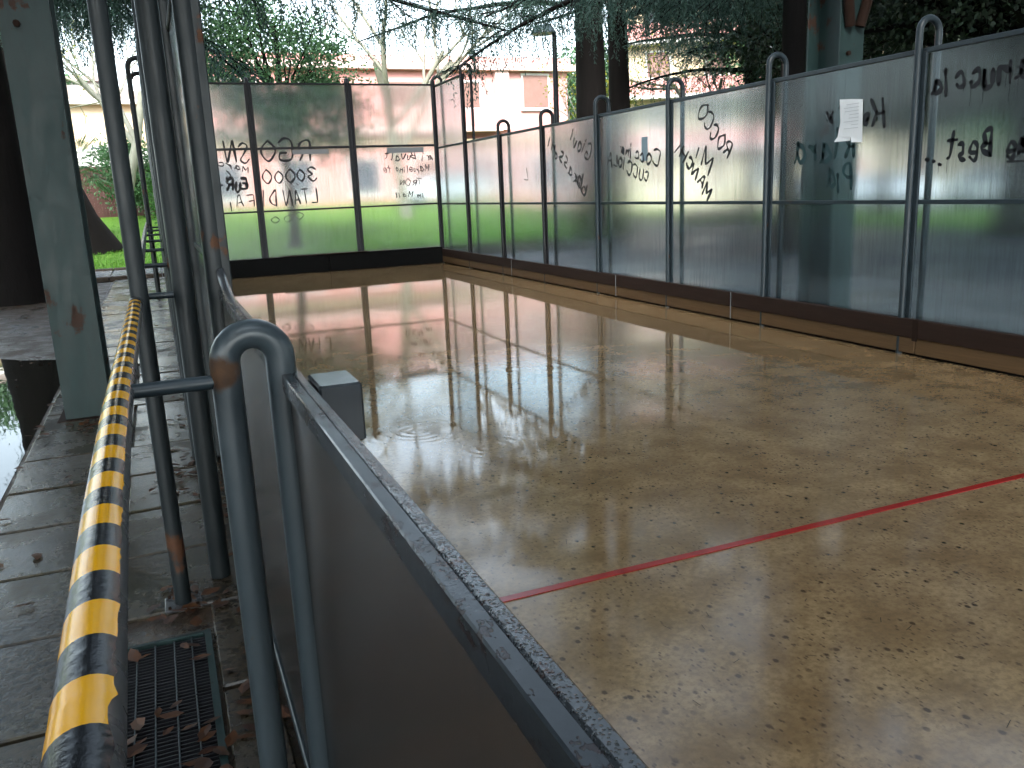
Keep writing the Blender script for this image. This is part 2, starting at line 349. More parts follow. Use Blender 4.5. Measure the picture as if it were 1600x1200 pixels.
# slabs with real joints and a gap for the drain
m = MB(); rr = random.Random(3); y = -1.2
while y < 18.6:
    L_ = .60 + rr.uniform(-.03, .03)
    if 2.0 < y + L_ / 2 < 2.9: segs = [(-.9, -.295), (.005, .17)]
    else: segs = [(-.9, -.32 + rr.uniform(-.02, .02)), (-.305, .17)] if rr.random() < .45 else [(-.9, .17)]
    sk = rr.uniform(-.01, .01)
    for a, b in segs:
        dz = rr.uniform(-.004, .004); m.box((a + .006, y + .009 + sk, -.06), (b - .006, y + L_ - .009 + sk, -.001 + dz), 0, .006)
    y += L_
o = m.build('pavement', M['slab']); tag(o, kind='structure')
o = MB().box((-.93, -1.5, -.05), (.19, 18.7, -.020)).build('pavement_bed', M['mud']); tag(o, kind='structure')
m = MB(); rr = random.Random(8); x = -14.
while x < 6:
    w = .5
    for (ya, yb) in ((19.0, 19.9), (19.92, 20.8)): m.box((x + .01, ya, -.03), (x + w - .01, yb, .055 + rr.uniform(-.004, .004)), 0, .01)
    x += w
o = m.build('cross_path', M['pale_slab']); tag(o, kind='structure')
m = MB()
for i in range(24): m.box((-14 + i * 1. + .005, 18.75, -.03), (-13 + i * 1. - .005, 18.98, .07), 0, .01); m.box((-14 + i * 1. + .005, 20.84, -.03), (-13 + i * 1. - .005, 21.0, .10), 0, .01)
o = m.build('kerb', M['mud']); tag(o, kind='structure')

# ------------------------------------------------------------------ glazed fences
PY = [1.59 + 1.72 * i for i in range(10)]
def upost(P0, P1, top, r, base=0, n=14):
    """inverted U tube: leg at P0 (inner) and P1 (outer)"""
    a = Vector((*P0, 0)); b = Vector((*P1, 0)); c = (a + b) / 2; h = (b - a).length / 2; d = (a - c) / h
    path = [a + Vector((0, 0, base)), a + Vector((0, 0, top - h))]
    for i in range(1, n): t_ = math.pi * i / n; path.append(c + d * h * math.cos(t_) + Vector((0, 0, top - h + h * math.sin(t_))))
    path += [b + Vector((0, 0, top - h)), b + Vector((0, 0, base))]
    return MB().tube(path, r, 16)

# stroke font: digits are grid points (x 0-4, y 0-6) joined into smooth strokes; / lifts the pen
G = {'A': '00 13 26 35 40/12 22 32', 'B': '00 03 06 26 35 23 03/23 42 31 00', 'C': '45 26 05 02 10 30 41', 'D': '00 03 06 25 43 31 00', 'E': '46 06 03 00 40/03 33',
     'F': '46 06 03 00/03 33', 'G': '45 26 05 02 10 40 42 22', 'H': '06 00/46 40/03 43', 'I': '20 26', 'K': '06 00/46 23 03/23 40', 'L': '06 00 40', 'M': '00 06 22 46 40',
     'N': '00 06 23 40 46', 'O': '26 04 02 20 42 44 26', 'P': '00 06 36 44 23 03', 'R': '00 06 36 44 23 03/23 40', 'S': '45 26 05 23 41 20 01', 'T': '06 46/26 20',
     'U': '06 02 10 30 42 46', 'V': '06 20 46', 'W': '06 10 23 30 46', 'Y': '06 23 46/23 20', '0': '26 04 02 20 42 44 26', '2': '05 26 45 43 00 40', '3': '05 26 45 23 42 20 01',
     '4': '40 46 02 42', '6': '46 14 01 20 41 32 02', 'a': '34 13 01 20 32/34 31 40', 'b': '06 00 30 32 24 03', 'c': '33 14 01 20 31', 'd': '34 13 01 20 32/37 32 40', 'e': '02 32 24 03 01 10 31', 'g': '34 13 01 20 32/34 30 10',
     'h': '06 00/02 24 32 30', 'i': '24 20/25 26', 'k': '06 00/34 12 30', 'l': '16 10 20', 'm': '00 04/03 14 20/22 33 34 40', 'n': '00 04/02 23 33 30', 'o': '24 03 01 20 32 24', 'r': '04 00/02 24 34',
     's': '34 14 12 31 20 00', 't': '26 21 30/04 44', 'u': '04 01 10 30 34/34 30', 'v': '04 20 44', 'y': '04 21/44 10', '.': '00 10', ',': '11 00', "'": '16 15', '!': '26 22/20 21', '-': '03 33'}
def strokes(txt, size, jit, rr):
    x = 0; res = []
    for ch in txt:
        if ch == ' ': x += .6; continue
        wdt = .13
        sc_ = 1 + rr.uniform(-jit, jit); sh = rr.uniform(-jit, jit) * .6; dy = rr.uniform(-jit, jit) * .6
        mxx = 0
        for st in G[ch].split('/'):
            pts = []
            for tk in st.split():
                px, py = int(tk[0]), int(tk[1]); mxx = max(mxx, px)
                px += rr.uniform(-jit, jit) * .9; py += rr.uniform(-jit, jit) * .9
                pts.append(((x + (px * wdt + py / 6 * sh) * sc_) * size, (py / 6 * sc_ + dy) * size))
            res.append((pts, ch.isupper() and ch in 'AEFHIKLMNTVWY'))
        x += mxx * wdt * sc_ + .28
    return res
def smooth(pts, sharp):
    if len(pts) < 3: n = 4; return [tuple(pts[0][k] + (pts[-1][k] - pts[0][k]) * i / n for k in (0, 1)) for i in range(n + 1)]
    P = [pts[0]] + pts + [pts[-1]]; out_ = []; ten = .22 if sharp else .5
    for i in range(1, len(P) - 2):
        p0, p1, p2, p3 = P[i - 1:i + 3]
        for s_ in range(6):
            u = s_ / 6; q = []
            for k in (0, 1):
                m1 = ten * (p2[k] - p0[k]); m2 = ten * (p3[k] - p1[k])
                q.append((2 * u**3 - 3 * u**2 + 1) * p1[k] + (u**3 - 2 * u**2 + u) * m1 + (-2 * u**3 + 3 * u**2) * p2[k] + (u**3 - u**2) * m2)
            out_.append(tuple(q))
    out_.append(pts[-1]); return out_
def write(mb, txt, start, end, size, thick, mapf, seed=0, jit=.35, drip=0):
    """write along start->end in wall coordinates (s along reading direction as drawn, z up); letters are stretched to fit"""
    rr = random.Random(seed); st = strokes(txt, 1., jit, rr)
    W_ = max(p[0] for s_, _ in st for p in s_); dx, dz = end[0] - start[0], end[1] - start[1]; Ln = math.hypot(dx, dz)
    kx = Ln / max(W_, .2); ux, uz = dx / Ln, dz / Ln
    sg = 1 if dx > 0 else -1                      # mirrored letters: text grows towards start->end, up stays up
    nx_, nz_ = -uz * sg, ux * sg
    for pts, sharp in st:
        sp_ = smooth([(start[0] + p[0] * kx * ux + p[1] * size * nx_, start[1] + p[0] * kx * uz + p[1] * size * nz_) for p in pts], sharp)
        ribbon(mb, sp_, thick * 1.45 * rr.uniform(.8, 1.2), mapf, rr)
        if drip and rr.random() < drip:
            q = rr.choice(sp_); ribbon(mb, [(q[0], q[1] - .012 * k) for k in range(rr.randint(4, 14))], .003, mapf, rr)
def ribbon(mb, pts, th, mapf, rr):
    n = len(pts); L1 = []; L2 = []
    for i in range(n):
        a = pts[max(i - 1, 0)]; b = pts[min(i + 1, n - 1)]; d = (b[0] - a[0], b[1] - a[1]); l_ = math.hypot(*d) or 1
        w = th / 2 * (1 + .28 * math.sin(i * .55 + n) + rr.uniform(-.1, .1)) * (.75 if i in (0, n - 1) else 1); nx_, nz_ = -d[1] / l_ * w, d[0] / l_ * w
        L1.append(mapf(pts[i][0] + nx_, pts[i][1] + nz_)); L2.append(mapf(pts[i][0] - nx_, pts[i][1] - nz_))
    mb.add(L1 + L2, [(i, i + 1, n + i + 1, n + i) for i in range(n - 1)])
    for e_ in (0, n - 1):                        # round ends
        c_ = pts[e_]; mb.add([mapf(c_[0] + th * .42 * math.cos(k * .785), c_[1] + th * .42 * math.sin(k * .785)) for k in range(8)], [tuple(range(8))])

def fence_bay(par, ax, c, a0, a1, z0, z1, mat, thick=.008, label=None):
    """panel between posts. ax 'x': plane x=c, spans y a0..a1;  ax 'y': plane y=c, spans x"""
    m = MB()
    if ax == 'x': m.box((c, a0, z0), (c + thick, a1, z1))
    else: m.box((a0, c, z0), (a1, c + thick, z1))
    o = m.build('panel', mat, par)
    if label: o['label'] = label
    return o
# --- right fence
rf = empty('glazed_fence', (0, 0, 0), 'long frosted panel fence right of the court, black graffiti on its panels', 'fence')
PX = 5.565
for i, y in enumerate(PY):
    tall = i >= 8
    upost((5.523, y), (5.722, y), 3.74 if tall else 2.585, .027, .0).build('post', M['steel'] if i < 6 else M['steel_dark'], rf)
for i, y in enumerate(PY):
    MB().box((5.540, y - .062, .27), (5.561, y + .026, 3.54 if i >= 8 else 2.34), 0, .003).build('post_flat', M['steel'] if i < 6 else M['steel_dark'], rf)
for i in range(9):
    y0, y1 = PY[i], PY[i + 1]; p_up = None
    for (z0, z1) in ((.27, 1.205), (1.235, 2.33)) + (((2.36, 3.54),) if i == 8 else ()):
        p = fence_bay(rf, 'x', PX, y0 + .004, y1 - .004, z0, z1, M['panel'])
        if z0 == 1.235: p_up = p
    globals().setdefault('RP', {})[i] = p_up
m = MB().box((5.552, PY[0], 1.203), (5.592, PY[-1], 1.237), 0, .004); m.build('rail', M['steel'], rf)
MB().box((5.545, PY[0], 2.328), (5.595, PY[-1], 2.365), 0, .004).build('top_rail', M['steel'], rf)
MB().box((5.545, PY[8], 3.535), (5.595, PY[9], 3.57), 0, .004).build('top_rail', M['steel_dark'], rf)
MB().box((5.552, PY[0], .235), (5.592, PY[-1], .268), 0, .004).build('bottom_rail', M['steel'], rf)
# --- back fence
bf = empty('glazed_fence', (0, 0, 0), 'tall three-row frosted panel fence across the far end of the court with faded writing', 'fence')
BX = [.2, 1.9, 3.8, 5.52]
for x in BX[:-1]: upost((x, 17.1), (x - .0, 17.28), 3.68, .036).build('post', M['steel_dark'], bf)
MB().box((5.50, 17.06, 0), (5.575, 17.14, 3.66), 0, .005).build('post', M['steel_dark'], bf)
for x in BX[:-1]: MB().box((x - .065, 17.075, .34), (x + .065, 17.11, 3.6), 0, .004).build('post_flat', M['steel_dark'], bf)
BP = {}
for i in range(3):
    for k, (z0, z1) in enumerate(((.34, 1.215), (1.25, 2.385), (2.43, 3.57))):
        BP[i, k] = fence_bay(bf, 'y', 17.13, BX[i] + .004, BX[i + 1] - .004, z0, z1, M['panel_back'])
for z, h in ((1.215, .034), (2.385, .045), (3.57, .035), (.305, .034)): MB().box((.2, 17.112, z), (5.5, 17.155, z + h), 0, .004).build('rail', M['steel_dark'], bf)
# --- left fence: low near the camera, tall beyond
lf = empty('glazed_fence', (0, 0, 0), 'frosted panel fence on the left of the court, low nearby and tall further on', 'fence')
for i, y in enumerate([-.13] + PY):
    top = 1.212 if y < 2 else (3.74 if i >= 9 else 2.585)
    xo = .085 if y < 2 else (-.1 if i >= 9 else .065)
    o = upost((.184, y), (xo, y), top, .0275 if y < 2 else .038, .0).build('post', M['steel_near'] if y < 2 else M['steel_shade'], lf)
LY = [-.13] + PY
for i in range(10):
    y0, y1 = LY[i], LY[i + 1]; low = y1 < 3.4
    fence_bay(lf, 'x', .190, y0 + .004, y1 - .004, .05 if low else .27, 1.105 if low else 1.215, M['panel_near'] if low else M['panel'], .008)
    if not low:
        fence_bay(lf, 'x', .190, y0 + .004, y1 - .004, 1.24, 2.33, M['panel'])
        if i == 9: fence_bay(lf, 'x', .190, y0 + .004, y1 - .004, 2.36, 3.54, M['panel'])
m = MB().box((.180, -.13, 1.100), (.1992, 3.29, 1.134), 0, .002); m.build('top_rail', M['chip_rail'], lf)
m = MB().box((.1994, -.13, 1.104), (.217, 3.29, 1.1335), 0, .003); m.build('rail_flange', M['wet_rail'], lf)
MB().box((.180, 3.33, 1.215), (.214, PY[-1], 1.24), 0, .004).build('rail', M['steel'], lf)
MB().box((.180, 3.33, 2.328), (.214, PY[-1], 2.362), 0, .004).build('top_rail', M['steel_dark'], lf)
MB().box((.180, PY[8], 3.535), (.214, PY[9], 3.57), 0, .004).build('top_rail', M['steel_dark'], lf)
MB().box((.180, 3.33, .235), (.214, PY[-1], .268), 0, .004).build('bottom_rail', M['steel'], lf); MB().box((.180, -.13, .012), (.212, 3.29, .05), 0, .004).build('bottom_rail', M['steel'], lf)
pts = [(.198, 3.30 - .55 * (1 - math.cos(a)) if 0 else 3.30 - .62 * s_, 1.12 + .085 * (1 - s_) ** 2.2) for s_ in [k / 10 for k in range(11)] for a in (0,)]
MB().tube(pts, .017, 10).build('curved_brace', M['wet_rail'], lf)
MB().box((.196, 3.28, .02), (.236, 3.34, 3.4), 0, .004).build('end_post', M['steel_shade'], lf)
# box bracket welded to the court side of the low fence
bb = MB(); bb.box((.218, 1.39, 1.035), (.292, 1.51, 1.14), 0, .004); o = bb.build('box_bracket', M['box_steel'], lf)

# ------------------------------------------------------------------ writing on the panels
FR = lambda s_, z: (PX + .0105, s_, z)
FRi = lambda s_, z: (PX - .002, s_, z)
def gr(par, items, mapf, mat, name='graffiti'):
    for it in items:
        m = MB(); write(m, *it[:5], mapf, seed=sum(map(ord, it[0])), jit=it[5] if len(it) > 5 else .35, drip=it[6] if len(it) > 6 else .12)
        m.build(name, mat, par)
gr(RP[3], [('ROCCO', (7.44, 1.66), (7.97, 2.14), .17, .017), ('MI', (7.74, 1.53), (7.98, 1.74), .16, .019), ('MANCHI', (7.74, 1.26), (8.38, 1.80), .14, .019)], FRi, M['ink'])
gr(RP[4], [('Coccine', (8.73, 1.62), (9.60, 1.83), .15, .017), ('CUCCIOLA', (8.98, 1.48), (9.95, 1.73), .13, .017), ("'", (9.62, 1.86), (9.66, 1.88), .1, .015)], FRi, M['ink'])
gr(RP[5], [('Giovi', (10.50, 1.76), (11.02, 2.10), .2, .018), ('brasson!', (10.72, 1.45), (11.78, 2.04), .17, .019), ('bA', (10.62, 1.33), (10.95, 1.52), .14, .018)], FRi, M['ink'])
gr(RP[6], [('L', (12.55, 1.62), (12.7, 1.62), .2, .012)], FRi, M['ink_grey'])
gr(RP[2], [('Kerry', (5.36, 1.83), (6.02, 1.90), .165, .024, .35, .3)], FRi, M['ink'])
gr(RP[2], [('Kiara', (5.68, 1.58), (6.40, 1.60), .21, .026, .3, .4), ('Pia', (5.68, 1.33), (5.97, 1.33), .19, .024, .3, .3)], FRi, M['ink_green'])
gr(RP[1], [('Manuccia', (4.02, 2.02), (4.92, 2.02), .17, .021, .25, .6), ('me Best...', (4.10, 1.53), (4.93, 1.52), .19, .021, .22, .5), ('-', (4.04, 1.49), (4.24, 1.49), .02, .012)], FRi, M['ink'])
m = MB(); vs = [(5.60, 2.06), (5.73, 2.075), (5.855, 2.085), (5.845, 1.9), (5.865, 1.78), (5.90, 1.735), (5.72, 1.735), (5.715, 1.77), (5.70, 1.72), (5.585, 1.715), (5.59, 1.9)]
m.add([(PX - .004 - .004 * (k % 3), a, b) for k, (a, b) in enumerate(vs)], [(0, 1, 2, 3, 4, 5, 6, 7, 8, 9, 10)]); o = m.build('paper_notice', M['paper'], RP[2])
m = MB()
for k in range(8): zz = 2.03 - k * .028; m.box((PX - .0145, 5.63, zz), (PX - .0135, 5.63 + rng.uniform(.08, .18), zz + .005))
m.build('notice_print', M['paper_faint'], o)
MB().box((PX + .009, 8.98, 1.72), (PX + .010, 9.12, 2.0)).build('paper_sheet', M['paper'], RP[4])
FB = lambda s_, z: (s_, 17.128, z)
gr(BP[1, 1], [('RGO', (2.95, 2.20), (2.05, 2.17), .36, .024, .12), ('30000', (3.04, 1.78), (2.02, 1.75), .24, .020, .12)], FB, M['ink'])
gr(BP[0, 1], [('SN', (1.80, 2.17), (1.38, 2.15), .36, .022, .12)], FB, M['ink'])
gr(BP[0, 1], [('EUR', (1.70, 1.66), (1.34, 1.66), .17, .030), ('Marco', (1.75, 1.98), (1.1, 2.14), .1, .014), ('6', (1.42, 1.84), (1.34, 1.84), .13, .015), ('4 T', (1.28, 1.72), (1.02, 1.62), .13, .015), ('FAI 2', (1.80, 1.34), (1.02, 1.28), .22, .016)], FB, M['ink'])
gr(BP[1, 1], [('LTAN DI', (3.02, 1.34), (1.98, 1.32), .26, .018, .2), (',', (2.66, 1.7), (2.62, 1.7), .12, .02)], FB, M['ink'])
gr(BP[1, 0], [('000', (2.7, 1.03), (2.1, 1.02), .14, .010)], FB, M['ink_grey'])
gr(BP[2, 1], [('Ari BUvalt', (5.45, 2.10), (4.45, 2.14), .13, .014), ("Marcelino te", (5.35, 1.87), (4.40, 1.90), .12, .012), ('TRON', (5.20, 1.63), (4.72, 1.63), .12, .012), ('in Mail', (5.22, 1.38), (4.62, 1.40), .12, .012)], FB, M['ink'])
MB().box((4.50, 17.125, 2.27), (5.27, 17.128, 2.375)).build('tape_strip', M['paper_grey'], BP[2, 1])
MB().box((2.62, 17.125, 2.29), (3.32, 17.128, 2.375)).build('tape_strip', M['paper_grey'], BP[1, 1])

# ------------------------------------------------------------------ kickboards round the floor
kb = empty('kickboard', (0, 0, 0), 'brown timber kickboard with dark top band along the foot of the right fence', 'kickboard')
Ys = [-1., 2.3, 4.86, 7.22, 9.65, 13.2, 17.02]
for a, b in zip(Ys[:-1], Ys[1:]):
    MB().box((5.488, a + .006, .150), (5.548, b - .006, .30), 0, .004).build('upper_board', M['timber_dark'], kb)
    MB().box((5.500, a + .006, .022), (5.548, b - .006, .148), 0, .004).build('lower_board', M['timber'], kb)
for y in (7.22, 9.65, 13.2): MB().box((5.484, y - .005, .02), (5.487, y + .005, .301)).build('white_strap', M['paper_grey'], kb)
MB().box((5.483, 4.83, .13), (5.487, 4.88, .301)).build('rusty_strap', M['rust'], kb)
MB().box((5.53, -1, .0), (5.548, 17.0, .022)).build('foot_batten', M['board_black'], kb)
kb = empty('kickboard', (0, 0, 0), 'black kickboard across the far end of the court', 'kickboard')
for a, b in ((.25, 3.1), (3.11, 5.48)): MB().box((a, 16.93, .0), (b, 17.03, .345), 0, .005).build('board', M['board_black'], kb)
MB().box((2.2, 16.90, .346), (3.9, 17.05, .36)).build('cap_batten', M['timber_dark'], kb)
kb = empty('kickboard', (0, 0, 0), 'timber kickboard along the foot of the left fence, behind its panels', 'kickboard')
for a, b in zip(Ys[:-1], Ys[1:]): MB().box((.262, a + .006, .0), (.31, b - .006, .30), 0, .004).build('board', M['timber'], kb)

# ------------------------------------------------------------------ handrail, pole, columns, drain
hr = empty('handrail', (-.1, 0, 1.13), 'grey tubular handrail left of the court, wrapped in yellow and black striped tape nearby', 'handrail')
inv = Matrix.Translation((.1, 0, -1.13))
def off(m): m.v = [(a + .1, b, c - 1.13) for a, b, c in m.v]; return m
RPATH = [(-.066, -.6, 1.13), (-.076, .4, 1.13), (-.088, .95, 1.13), (-.094, 1.45, 1.13), (-.094, 2.2, 1.128), (-.095, 3.1, 1.126), (-.108, 5.2, 1.125), (-.125, 9, 1.125), (-.14, 13, 1.125), (-.15, 17.3, 1.125)]
off(MB().tube(RPATH, .0225, 20)).build('rail', M['steel_bright'], hr)
def rail_at(y):
    for a, b in zip(RPATH[:-1], RPATH[1:]):
        if a[1] <= y <= b[1]: u = (y - a[1]) / (b[1] - a[1]); return a[0] + (b[0] - a[0]) * u, a[2] + (b[2] - a[2]) * u
    return RPATH[0][0], 1.13
rr = random.Random(5); m = MB(); y = .503 - 8 * .0585; k = 0
edge_prev = 50.
while y < 3.04:
    ye = min(y + .0585, 3.06); nseg = 6
    edges = []
    for j in range(nseg + 1):
        e_ = 50 + rr.uniform(-3, 3) + (rr.uniform(-14, 3) if y < .62 and .43 < y else 0)
        edges.append(e_ if j not in (0,) else edge_prev)
    edge_prev = edges[-1]
    vs = []; na = 20
    for j in range(nseg + 1):
        yy = y + (ye - y) * j / nseg; cx, cz = rail_at(yy)
        for q in range(na + 1):
            a = R(-205 + (edges[j] + 205) * q / na); vs.append((cx + .0236 * math.sin(a), yy + .006 * math.sin(a * .5), cz + .0236 * math.cos(a)))
    m.add(vs, [(j * (na + 1) + q, j * (na + 1) + q + 1, (j + 1) * (na + 1) + q + 1, (j + 1) * (na + 1) + q) for j in range(nseg) for q in range(na)], k % 2, True)
    y = ye; k += 1
off(m).build('hazard_tape', [M['yellow'], M['tape_black']], hr)
for i, y in enumerate(PY):
    cx, cz = rail_at(y); xo = .085 if y < 2 else (-.1 if i >= 8 else .055)
    off(MB().tube([(cx + .015, y, cz), (xo - .0, y, cz)], .0135 if i == 0 else .012, 12)).build('bracket_arm', M['steel'], hr)
    if i == 1: off(MB().box((-.083, y - .03, 1.03), (-.055, y + .02, 1.135), 0, .004)).build('clamp_plate', M['steel_dark'], hr)
pl = empty('steel_pole', (-.08, 3.12, 0), 'tall grey steel pole on a square foot plate in the middle of the paving', 'pole')
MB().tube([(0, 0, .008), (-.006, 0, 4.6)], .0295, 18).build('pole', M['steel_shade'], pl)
MB().box((-.065, -.06, -.004), (.065, .065, .009), 0, .003).build('foot_plate', M['steel_bright'], pl)
for a in (-.048, .048):
    for b in (-.045, .05): MB().tube([(a, b, .008), (a, b, .018)], .006, 6).build('bolt', M['rust'], pl)
def hcol(loc, label, w=.30, d=.46, H=7.5):
    c = empty('steel_column', loc, label, 'column')
    MB().box((-w / 2, -d / 2, 0), (w / 2, -d / 2 + .024, H), 0, .003).build('front_flange', M['green_steel'], c)
    MB().box((-w / 2, d / 2 - .024, 0), (w / 2, d / 2, H), 0, .003).build('rear_flange', M['green_steel'], c)
    MB().box((-.009, -d / 2 + .022, 0), (.009, d / 2 - .022, H)).build('web', M['green_steel'], c)
    for s_ in (-1, 1):
        m = MB(); m.tube([(s_ * .06, -d / 2 - .03, 2.86), (s_ * .55, -d / 2 - .25, 4.9)], .05, 8); m.build('brace', M['rust'], c)
    MB().box((-w / 2 - .05, -d / 2 - .05, -.02), (w / 2 + .05, d / 2 + .05, .012), 0, .004).build('base_plate', M['rust'], c)
    for z in (2.62,): MB().tube([(-.05, -d / 2 - .03, z), (-.05, -d / 2 + .01, z)], .022, 8).build('bolt', M['rust'], c)
    return c
hcol((-.605, 6.70, -.01), 'rust-stained grey-green steel column standing between the puddle and the handrail')
hcol((6.445, 6.90, -.02), 'grey-green steel column rising behind the right fence beside a dark trunk')
dg = empty('drain_grate', (-.15, 2.45, 0), 'rectangular steel drain grate with leaves set in the paving beside the handrail', 'grate')
m = MB()
for k in range(43): y = -.40 + k * .0186; m.box((-.128, y, -.028), (.128, y + .0035, -.004))
m.build('grate_bars', M['steel_dark'], dg)
m = MB()
for x in (-.085, -.03, .03, .085): m.tube([(x, -.40, -.006), (x, .40, -.006)], .0025, 6)
m.build('cross_wire', M['steel'], dg)
m = MB(); m.box((-.145, -.42, -.03), (-.129, .42, .002)).box((.129, -.42, -.03), (.150, .42, .003)).box((-.128, -.42, -.03), (.128, -.405, .002)).box((-.128, .405, -.03), (.128, .42, .002)); m.build('frame', M['green_steel'], dg)

# ------------------------------------------------------------------ fallen leaves and needles
def litter(name, pts, mat, size, label, cat, z=.004):
    V = []
    for (x, y) in pts:
        a = random.uniform(0, 6.28); s_ = size * random.uniform(.6, 1.3); cz = z + random.uniform(0, .006)
        L2 = s_ * .9; w2 = s_ * random.uniform(.28, .5); ca, sa = math.cos(a), math.sin(a); h1, h2 = random.uniform(0, .22) * s_, random.uniform(0, .22) * s_
        pt = lambda u, v_, h: (x + ca * u - sa * v_, y + sa * u + ca * v_, cz + h)
        m0, m1, m2 = pt(-L2, 0, .0), pt(-L2 * .1, random.uniform(-.1, .1) * s_, s_ * .07), pt(L2, random.uniform(-.2, .2) * s_, random.uniform(0, .2) * s_)
        V.append([m0, pt(-L2 * .35, w2, h1), pt(L2 * .4, w2 * .7, h1 * .6), m1]); V.append([m1, pt(L2 * .4, w2 * .7, h1 * .6), m2, pt(L2 * .45, -w2 * .8, h2)])
        V.append([m0, m1, pt(L2 * .45, -w2 * .8, h2), pt(-L2 * .4, -w2, h2 * .5)])
    o = quads(name, V, mat); tag(o, label, cat, kind='stuff'); return o
P = []
for k in range(50): P.append((random.gauss(.05, .07), random.uniform(1.4, 7)))
for k in range(30): P.append((random.gauss(-.02, .12), random.gauss(4.6, .5)))
for k in range(26): P.append((random.gauss(-.10, .05) , random.gauss(3.15, .08)))
for k in range(30): P.append((random.gauss(-.62, .14), random.gauss(6.15, .12)))
for k in range(16): P.append((random.gauss(.03, .05), random.gauss(2.25, .14)))
for k in range(14): P.append((random.uniform(-.26, -.04), random.uniform(2.05, 2.8)))
for k in range(60): P.append((random.uniform(-.9, .1), random.uniform(1.5, 16)))
for k in range(500): P.append((random.uniform(-7, -.95), random.uniform(8, 18.5)))
P = [(x, y) for x, y in P if x < .17]
litter('leaf_litter', P, M['leaf_brown'], .04, 'brown wet fallen leaves scattered on the paving and mud', 'leaves')
n = 620; px = rng.uniform(.3, 5.45, n); py = rng.uniform(.4, 9, n) ; an = rng.normal(0, .9, n)
P3 = np.stack([px, py, np.full(n, .0025)], 1); D = np.stack([np.cos(an), np.sin(an), np.zeros(n)], 1); sd = np.cross(D, (0, 0, 1.)) * .0011; ln = rng.uniform(.012, .045, n)[:, None]
o = quads('pine_needles', np.stack([P3 - sd, P3 + sd, P3 + D * ln + sd, P3 + D * ln - sd], 1), M['bark']); tag(o, 'dark pine needles floating on the wet court floor', 'needles', kind='stuff')
# grass blades on the lawn edge
n = 26000; gx_ = rng.uniform(-9, 12, n); gy_ = 21.2 + rng.exponential(5, n); P3 = np.stack([gx_, gy_, np.clip(gy_, 25, 46) * .055 - 1.375], 1)
V = leafq(P3, np.stack([rng.normal(0, .3, n), rng.normal(0, .3, n), np.ones(n)], 1), rng.uniform(.05, .13, n), .012)
n = 5000; P3 = np.stack([rng.uniform(-8, -3, n), rng.uniform(15.5, 18.6, n), np.full(n, -.02)], 1)
V2 = leafq(P3, np.stack([rng.normal(0, .3, n), rng.normal(0, .3, n), np.ones(n)], 1), rng.uniform(.05, .11, n), .010)
o = quads('grass', np.concatenate([V, V2]), M['grass']); tag(o, 'bright green grass of the lawn beyond the court', 'grass', kind='stuff')

